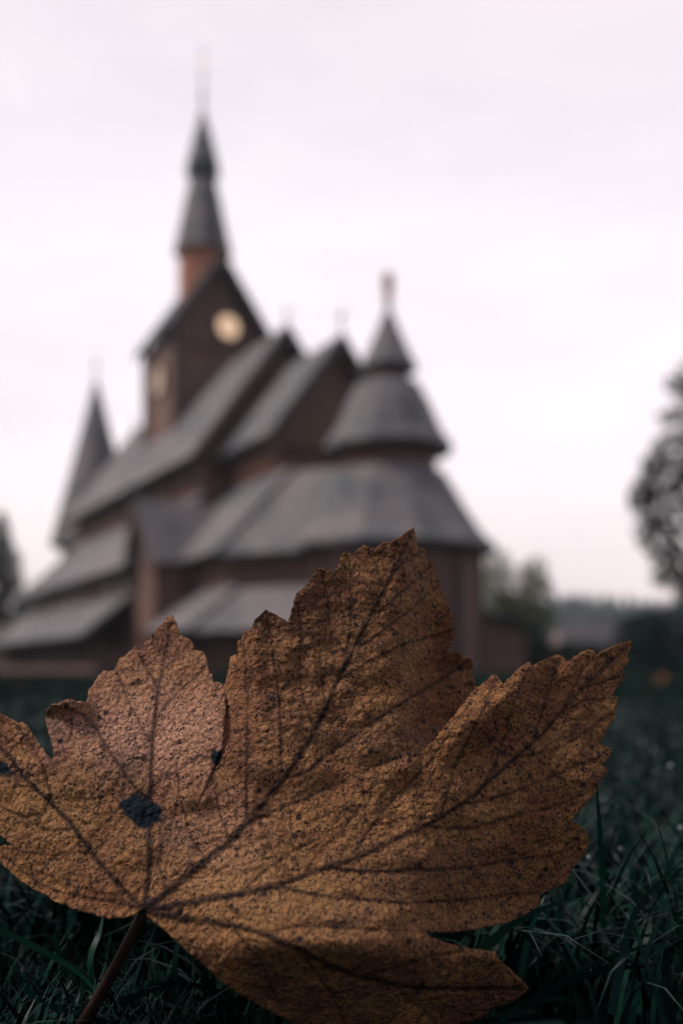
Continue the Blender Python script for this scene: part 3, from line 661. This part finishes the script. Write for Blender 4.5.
# hipped corners where the choir aisle turns round into the apse
for s in (1, -1):
    q = [(-5.58,s*2.4,7.85),(-5.58,s*5.33,4.72),(-8.2,s*3.55,4.72),(-7.4,s*1.5,7.75)]
    part('corner_roof', 'shingle', lambda b_: b_.slab(q if s > 0 else q[::-1], .14))
    w_ = [(-4.9,s*2.0),(-4.9,s*4.68),(-7.7,s*3.0),(-7.4,s*1.4)]; w_ = w_ if s < 0 else w_[::-1]
    part('corner_wall', 'plank', lambda b_: b_.add([(x,y,0) for x,y in w_]+[(x,y,5.0) for x,y in w_], [(0,1,2,3),(7,6,5,4),(0,4,5,1),(1,5,6,2),(2,6,7,3),(3,7,4,0)]))
# clock tower
tw0, tw1, th = 7.5, 11.9, 2.2; tc = 9.7
def towerw(b_):
    P = [(tw0,-th,8),(tw0,th,8),(tw0,th,16.9),(tw0,0,19.9),(tw0,-th,16.9)]; Q = [(tw1,y,z) for _,y,z in P]
    b_.add(P+Q, [(0,1,2,3,4)[::-1],(5,6,7,8,9)]+[(i,(i+1)%5,(i+1)%5+5,i+5) for i in range(5)])
tower = part('tower_wall', 'plank', towerw)
tr = saddle('tower_roof', tw0-.55, tw1+.12, 2.6, 20.4, 16.7, 'shingle_dark', .14)
for x, y in ((tw0,th),(tw0,-th),(tw1,th),(tw1,-th)):
    part('corner_post', 'trim', lambda b_: b_.box(x-.13, x+.13, y-.13, y+.13, 8, 16.9), tower)
part('cornice', 'trim', lambda b_: b_.box(tw0-.08, tw0, -th, th, 16.0-.0, 16.18), tower)
def clock(cx, cy, cz, r, nrm):
    """dial facing -x ('x') or +y ('y')"""
    c = empty_part = bpy.data.objects.new('clock', None); COL.objects.link(c); c.parent = church; c.location = (cx, cy, cz)
    c.rotation_euler = (R(90), 0, R(-90) if nrm == 'x' else R(180))
    b_ = MB(); b_.lathe(0,0,[(r,0),(r,.06),(r-.03,.08)], 40); d = b_.build('dial', M['gold' if nrm == 'x' else 'gold_dim'], c)
    b_ = MB()
    n = 40; vs = []; fs = []
    for k in range(n):
        a = 2*math.pi*k/n
        for rr, z in ((r-.02,.0),(r-.02,.12),(r+.10,.12),(r+.10,.0)): vs.append((rr*math.cos(a), rr*math.sin(a), z))
    for k in range(n):
        for j in range(4): fs.append((4*k+j, 4*((k+1)%n)+j, 4*((k+1)%n)+(j+1)%4, 4*k+(j+1)%4))
    b_.add(vs, fs, True); b_.build('rim', M['iron'], c)
    for k in range(12):
        b_ = MB(); a = k*math.pi/6; l0, l1, w = r*.76, r*.90, .022 if k % 3 else .04
        u = Vector((math.sin(a), math.cos(a), 0)); v_ = Vector((math.cos(a), -math.sin(a), 0))
        q = [u*l0-v_*w, u*l1-v_*w, u*l1+v_*w, u*l0+v_*w]
        b_.add([p+Vector((0,0,.083)) for p in q]+[p+Vector((0,0,.10)) for p in q], [(0,1,2,3),(7,6,5,4),(0,4,5,1),(1,5,6,2),(2,6,7,3),(3,7,4,0)])
        b_.build('hour_mark', M['iron'], c)
    for a, l, w in ((R(150), r*.5, .05), (R(36), r*.74, .035)):
        b_ = MB(); u = Vector((math.sin(a), math.cos(a), 0)); v_ = Vector((math.cos(a), -math.sin(a), 0))
        q = [u*-.15-v_*w, u*l-v_*w*.4, u*l+v_*w*.4, u*-.15+v_*w]
        b_.add([p+Vector((0,0,.11)) for p in q]+[p+Vector((0,0,.13)) for p in q], [(0,1,2,3),(7,6,5,4),(0,4,5,1),(1,5,6,2),(2,6,7,3),(3,7,4,0)])
        b_.build('clock_hand', M['iron'], c)
clock(tw0-.02, -.42, 17.25, .58, 'x'); clock(tc, th+.02, 14.85, .74, 'y')
# octagonal red drum and stacked spire
part('spire_drum', 'redwood', lambda b_: b_.lathe(tc, 0, [(1.2,17.6),(1.2,21.7)], 8, R(22.5)))
def sp1(b_): b_.lathe(tc, 0, [(1.1,21.65),(1.48,21.45),(1.44,21.62),(1.32,22.1),(1.10,23.1),(.88,24.2),(.66,25.1)], 8, R(22.5))
part('spire_lower_roof', 'shingle', sp1)
part('spire_collar', 'copper', lambda b_: b_.lathe(tc, 0, [(.55,25.0),(.72,25.15),(.82,25.35),(.84,25.65),(.74,25.85),(.6,25.9)], 8, R(22.5)))
part('spire_upper_roof', 'shingle', lambda b_: b_.lathe(tc, 0, [(.6,25.8),(.82,25.82),(.78,26.0),(.54,27.0),(.29,27.9),(.08,28.7),(.05,28.75)], 8, R(22.5)))
rod = part('spire_rod', 'iron', lambda b_: b_.lathe(tc, 0, [(.07,28.6),(.06,29.2),(.15,29.3),(.15,29.4),(.05,29.5),(.04,31.6),(.01,31.9)], 8))
part('weather_vane', 'gold', lambda b_: b_.add([(tc-.4,-.01,30.9),(tc+.1,-.01,30.85),(tc+.35,-.01,31.15),(tc-.1,-.01,31.2),(tc-.4,.01,30.9),(tc+.1,.01,30.85),(tc+.35,.01,31.15),(tc-.1,.01,31.2)],
     [(0,1,2,3),(7,6,5,4),(0,4,5,1),(1,5,6,2),(2,6,7,3),(3,7,4,0)]), rod)
# apse with three diminishing roofs
ac = -7.84; AN = 12; AR = R(15)
part('apse_wall', 'plank', lambda b_: b_.lathe(ac, 0, [(3.15,0),(3.15,5.3)], AN, AR))
def ar1(b_): b_.lathe(ac, 0, [(3.0,5.0),(3.72,4.82),(3.75,4.95),(3.25,5.4),(2.6,6.4),(2.0,7.45),(1.72,7.65)], AN, AR)
part('apse_lower_roof', 'shingle', ar1)
part('apse_drum', 'plank', lambda b_: b_.lathe(ac, 0, [(1.68,7.5),(1.68,8.75)], AN, AR))
part('frieze', 'frieze', lambda b_: b_.lathe(ac, 0, [(1.71,7.95),(1.71,8.15)], AN, AR))
part('apse_middle_roof', 'shingle', lambda b_: b_.lathe(ac, 0, [(1.6,8.55),(2.22,8.28),(2.24,8.42),(1.86,8.95),(1.45,9.9),(1.08,10.6),(.70,10.78)], AN, AR))
part('apse_lantern', 'frieze', lambda b_: b_.lathe(ac, 0, [(.64,10.7),(.64,11.35)], AN, AR))
part('apse_cap_roof', 'shingle', lambda b_: b_.lathe(ac, 0, [(.7,11.25),(1.02,11.1),(1.02,11.22),(.80,11.6),(.46,12.35),(.15,13.1),(.08,13.25)], AN, AR))
af = part('apse_finial', 'trim', lambda b_: b_.lathe(ac, 0, [(.08,13.1),(.06,13.3),(.14,13.4),(.05,13.5),(.05,14.4)], 8))
part('finial_carving', 'redwood', lambda b_: [b_.lathe(ac, 0, [(.10,13.4),(.17,13.6),(.13,13.9),(.19,14.1),(.15,14.4),(.05,14.5)], 8), b_.box(ac-.05, ac+.05, -.24, .24, 14.05, 14.2)], af)
for k in range(AN):
    a = AR+2*math.pi*(k)/AN
    part('wall_pilaster', 'trim', lambda b_, a=a: b_.lathe(ac+3.16*math.cos(a), 3.16*math.sin(a), [(.13,0),(.13,4.85)], 6))
part('stone_plinth', 'stone', lambda b_: b_.lathe(ac, 0, [(3.35,-.3),(3.35,.55),(3.28,.62)], AN, AR))
part('stone_plinth', 'stone', lambda b_: b_.box(-.2, T+.4, -6.35, 6.35, -.3, .35))
# low sacristy on the far side of the apse
part('sacristy_wall', 'plank', lambda b_: b_.box(-7.6, -4.9, -6.2, -3.0, 0, 2.75))
part('sacristy_roof', 'shingle_dark', lambda b_: b_.slab([(-7.95,-2.9,3.25),(-7.95,-6.6,2.5),(-4.7,-6.6,2.5),(-4.7,-2.9,3.25)], .14))
# west stair turret
part('stair_turret_wall', 'plank', lambda b_: b_.lathe(23.2, 1.7, [(2.0,0),(2.0,8.8)], AN, AR))
part('stair_turret_roof', 'shingle', lambda b_: b_.lathe(23.2, 1.7, [(1.9,8.5),(2.75,8.2),(2.7,8.45),(2.3,9.9),(1.8,11.8),(1.12,14.4),(.45,17.0),(.06,18.5)], AN, AR))
part('stair_turret_finial', 'iron', lambda b_: b_.lathe(23.2, 1.7, [(.06,18.3),(.05,19.3),(.12,19.4),(.04,19.5),(.03,20.1)], 8))
# west porch
part('west_porch_wall', 'plank', lambda b_: b_.box(T-.4, T+3.0, 2.8, 7.4, 0, 3.4)); pent('west_porch_roof', T-.5, T+3.6, 1, 2.6, 5.4, 8.2, 2.6)

# ------------------------------------------------------------------ trees and shrubs
def leaf_cloud(centers, radii, n, size, seed):
    r = np.random.default_rng(seed); C = np.array(centers); Rr = np.array(radii)
    w = Rr**2; k = r.choice(len(C), n, p=w/w.sum()); d = r.normal(size=(n,3)); d /= np.linalg.norm(d, axis=1)[:,None]
    P = C[k]+d*(Rr[k]*np.cbrt(r.uniform(0.15, 1.1, n)))[:,None]*np.array([1,1,.85])
    s = r.uniform(.6, 1.3, n)[:,None]*size; u = r.normal(size=(n,3)); u /= np.linalg.norm(u, axis=1)[:,None]
    v_ = np.cross(u, r.normal(size=(n,3))); v_ /= np.linalg.norm(v_, axis=1)[:,None]
    V = np.stack([P-u*s, P-v_*s*.45, P+u*s, P+v_*s*.45], 1).reshape(-1,3)
    return V, (np.arange(n)*4)[:,None]+np.array([[0,1,2,3]])
def tree(name, x, y, h, crown, n, size, mat, seed, label, cat, group=None, trunk_r=.18, open_=0.0):
    """crown: list of (dx,dy,z,r) clump centres"""
    z = gz(x, y); t = empty(name, (x, y, z), label=label, cat=cat, group=group); rr = random.Random(seed)
    b_ = MB(); top = max(c[2] for c in crown)
    tp = [(0,0,-.1),(rr.uniform(-.1,.1),0,h*.3),(rr.uniform(-.2,.2),rr.uniform(-.2,.2),h*.6),(rr.uniform(-.2,.2),0,top)]
    b_.tube(tp, [trunk_r*1.25, trunk_r, trunk_r*.7, trunk_r*.15], 8)
    for dx, dy, cz, r in crown:
        s = (0, 0, max(.2, cz*.55)); mpt = (dx*.5+rr.uniform(-.15,.15), dy*.5, (s[2]+cz)*.5+.1)
        b_.tube([s, mpt, (dx, dy, cz)], [trunk_r*.45, trunk_r*.28, trunk_r*.08], 5)
    b_.build('trunk', M['bark'], t)
    V, Fq = leaf_cloud([(a_,b2,c) for a_,b2,c,_ in crown], [c[3] for c in crown], n, size, seed)
    np_mesh('crown', V, Fq, M[mat], t); return t
def clumps(seed, n, rx, ry, z0, z1, r0, r1, shape=None):
    rr = random.Random(seed); o = []
    for i in range(n):
        t = (i+.5)/n; z = z0+(z1-z0)*t; k = shape(t) if shape else math.sin(math.pi*min(.95, t*.8+.15))
        a = rr.uniform(0, 6.28); q = math.sqrt(rr.random()); o.append((rx*k*q*math.cos(a), ry*k*q*math.sin(a), z, rr.uniform(r0, r1)))
    return o
p = at(722, 668, 26)
rt = [(-.55,.2,2.9,.42),(-.9,0,3.3,.42),(-1.4,.2,4.0,.5),(-1.65,-.2,4.7,.5),(-1.75,.1,5.2,.45),(-1.25,.3,5.5,.6),(-1.55,-.2,5.9,.42),(-1.1,.1,6.4,.5),(-.95,.1,4.5,.5),(-1.25,.2,3.5,.42),(-.5,-.2,5.3,.8),(0,.3,6.2,.9),(-.4,0,7.1,.55),(-.6,0,7.7,.4),(.6,0,7,.9),(1,.3,5.3,1),(.9,0,4,.8),(-1.35,0,2.95,.3),(-.2,0,8.3,.7),(.5,0,8.6,.7),(-1.0,.1,8.0,.3),(-1.2,0,7.2,.3),(-1.9,0,5.0,.35),(-1.7,0,4.3,.4),(-1.1,0,3.0,.35)]
tree('deciduous_tree', p.x, 26, 5, [(a_-.22, b_, c+.3, d) for a_, b_, c, d in rt], 5200, .11, 'leaf_mid', 5, 'thinly leaved tree reaching in from the right edge against pale sky', 'tree')
p = at(2, 668, 64)
rr_ = random.Random(8); sc = []
for i in range(60):
    t = (i+.5)/60; a_ = i*2.4; q = (1.02-t)*3.3*(.65 if i % 3 else .9); sc.append((q*math.cos(a_), q*math.sin(a_), .9+9.9*t, .34+.62*(1-t)))
tree('spruce_tree', p.x, 64, 11, sc, 11000, .13, 'leaf_dark', 8, 'dark pointed spruce at the left edge beyond the low porch roofs of the church', 'tree', None, .2)
p = at(512, 668, 52)
tree('autumn_tree', p.x, 52, 5, clumps(12, 22, 2.3, 2.0, 1.6, 6.5, .6, .95, lambda t: 1.0-.45*t), 3400, .15, 'leaf_olive', 12, 'yellowish green tree just right of the round apse', 'tree')
# shrubs along the lawn's far edge
sh = [(528,46,2.6,2.2,'leaf_hedge','rounded dark shrub beside the right foot of the church'),
      (556,50,2.2,2.4,'leaf_hedge','dark green shrub second from the church in the shrub row'),
      (584,52,2.1,2.6,'leaf_hedge','low wide shrub in the middle of the shrub row below the far houses'),
      (604,55,2.2,2.4,'leaf_hedge','shrub between the low middle one and the dark one beside the tall evergreen'),
      (622,48,1.9,2.6,'leaf_hedge','dark shrub just left of the tall evergreen bush'),
      (660,30,2.5,1.9,'leaf_dark','tall dense evergreen bush at the right edge of the lawn'),
      (690,27,3.0,1.9,'leaf_dark','tallest evergreen bush, cut off by the right edge')]
for i, (px, Y, h, w, mt, lb) in enumerate(sh):
    p = at(px, 668, Y)
    tree('garden_shrub', p.x, Y, h, clumps(30+i, 14, w*.8, w*.6, .35, h-.25, .45, .65, lambda t: 1.05-.45*t), 4200, .10, mt, 30+i, lb, 'shrub', 'shrubs along the far edge of the lawn', .07)
# far houses on the slope
def house(x, y, rz, w, d, h, label):
    z = gz(x, y); t = empty('house', (x, y, z), rz, label=label, cat='house', group='far houses below the hill')
    b_ = MB(); e = h*.62
    P = [(-w/2,-d/2,-2),(-w/2,d/2,-2),(-w/2,d/2,e),(-w/2,0,h),(-w/2,-d/2,e)]; Q = [(w/2,a_,c) for _,a_,c in P]
    b_.add(P+Q, [(0,1,2,3,4)[::-1],(5,6,7,8,9)]+[(i,(i+1)%5,(i+1)%5+5,i+5) for i in range(5)]); b_.build('wall', M['plaster'], t)
    b_ = MB(); b_.slab([(-w/2-.4,0,h+.3),(-w/2-.4,-d/2-.6,e-.3),(w/2+.4,-d/2-.6,e-.3),(w/2+.4,0,h+.3)], .2)
    b_.slab([(-w/2-.4,0,h+.3),(w/2+.4,0,h+.3),(w/2+.4,d/2+.6,e-.3),(-w/2-.4,d/2+.6,e-.3)], .2); rf = b_.build('roof', M['tile'], t)
    b_ = MB(); b_.box(w*.15, w*.15+.7, -.35, .35, h-.4, h+1.2); b_.build('chimney', M['stone'], rf)
    for k in range(3):
        wx = -w/2+w*(k+.5)/3; b_ = MB(); b_.box(wx-.5, wx+.5, -d/2-.06, -d/2+.02, e*.35, e*.75); f_ = b_.build('window', M['glass'], t)
for px, Y, rz, w, lb in ((585, 170, .1, 10, 'small far house left of two others below the hill'), (612, 185, -.25, 12, 'pinkish far house in the middle below the hill'), (640, 180, .3, 10, 'far house nearest the tall evergreen bushes')):
    p = at(px, 668, Y); house(p.x, Y, rz, w, 8, 5.8, lb)
# wooded skyline
fx = rng.uniform(-330, 330, 3000); fy = rng.uniform(200, 455, 3000); fzz = ground_z(fx, fy); hh = rng.uniform(3, 8, 3000); fr = hh*rng.uniform(.25, .45, 3000)
VV = []; FF = []; K = 6
for k in range(K):
    a_ = 2*math.pi*k/K; VV.append(np.stack([fx+fr*math.cos(a_), fy+fr*math.sin(a_), fzz-.3], 1))
VV.append(np.stack([fx, fy, fzz+hh], 1)); V = np.stack(VV, 1).reshape(-1, 3); base = (np.arange(3000)*(K+1))[:,None]
Fq = np.concatenate([base+np.array([[k, (k+1) % K, K]]) for k in range(K)], 0)
tag(np_mesh('distant_forest', V, Fq, M['hill']), 'hazy wooded hillside along the horizon', 'forest', kind='stuff')

# haze
hb = MB(); hb.box(-1400, 1400, -350, 700, -2.5, 60)
m = bpy.data.materials.new('haze'); m.use_nodes = True; nt = m.node_tree; nt.nodes.remove(nt.nodes['Principled BSDF'])
vp = nt.nodes.new('ShaderNodeVolumePrincipled'); vp.inputs['Color'].default_value = (.80, .84, .92, 1); vp.inputs['Density'].default_value = 0.0006
vp.inputs['Anisotropy'].default_value = 0.2
L(nt, vp.outputs[0], nt.nodes['Material Output'].inputs['Volume'])
HAZE = True
if HAZE: tag(hb.build('haze', m), 'thin bluish evening haze in front of the hills', 'haze', kind='stuff')

# ------------------------------------------------------------------ sky, light, camera
SUN_EL, SUN_AZ = 50, -92        # azimuth from +Y, clockwise positive: light from the left
w = bpy.data.worlds.new('World'); SC.world = w; w.use_nodes = True; nt = w.node_tree
bg = nt.nodes['Background']
sky = nt.nodes.new('ShaderNodeTexSky'); sky.sky_type = 'NISHITA'; sky.sun_disc = False; sky.sun_elevation = R(SUN_EL); sky.sun_rotation = R(SUN_AZ)
tcn = nt.nodes.new('ShaderNodeTexCoord'); sp_ = nt.nodes.new('ShaderNodeSeparateXYZ'); L(nt, tcn.outputs['Generated'], sp_.inputs[0])
veil = ramp(nt, sp_.outputs[2], [(0.0, (13.0, 11.2, 10.8)), (0.18, (13.1, 11.9, 11.9)), (0.40, (12.0, 11.1, 11.6)), (0.58, (10.2, 9.3, 9.8)), (1.0, (5.2, 5.2, 6.4))])
side = ramp(nt, math_(nt, 'ADD', math_(nt, 'MULTIPLY', sp_.outputs[1], .5), .5), [(0.0, (.20,.22,.27)), (0.5, (.48,.49,.54)), (0.85, (1,1,1))])
cn = noise_t(nt, coords(nt, (1, 1, 3.2), 'Generated'), 2.2, 5, .55)
cl = ramp(nt, cn, [(0.32, (.90,.90,.93)), (0.62, (1.05,1.03,1.03))])
veil = mixc(nt, 1.0, mixc(nt, 1.0, veil, side, 'MULTIPLY'), cl, 'MULTIPLY')
L(nt, mixc(nt, 0.12, veil, sky.outputs[0]), bg.inputs[0]); bg.inputs[1].default_value = 0.10
sl = bpy.data.lights.new('sun', 'SUN'); sl.energy = 2.3; sl.angle = R(10); sl.color = (1.0, .90, .84)
so_ = bpy.data.objects.new('sun', sl); COL.objects.link(so_)
d = Vector((math.sin(R(SUN_AZ))*math.cos(R(SUN_EL)), math.cos(R(SUN_AZ))*math.cos(R(SUN_EL)), math.sin(R(SUN_EL))))
so_.rotation_euler = d.to_track_quat('Z', 'Y').to_euler()
cam = bpy.data.cameras.new('camera'); co = bpy.data.objects.new('camera', cam); COL.objects.link(co); SC.camera = co
co.location = (0, 0, CH); co.rotation_euler = (R(90), 0, 0)
cam.sensor_fit = 'VERTICAL'; cam.sensor_height = 36; cam.sensor_width = 24; cam.lens = 36*F/1024
cam.shift_y = (HY-512)/1024.0
cam.clip_start = 0.01; cam.clip_end = 6000
cam.dof.use_dof = True; cam.dof.focus_distance = 0.270; cam.dof.aperture_fstop = 6.6; cam.dof.aperture_blades = 9
SC.view_settings.view_transform = 'Standard'; SC.view_settings.look = 'None'; SC.view_settings.gamma = 1; SC.view_settings.exposure = 0
SC.view_settings.use_curve_mapping = False
SC.render.engine = 'CYCLES'
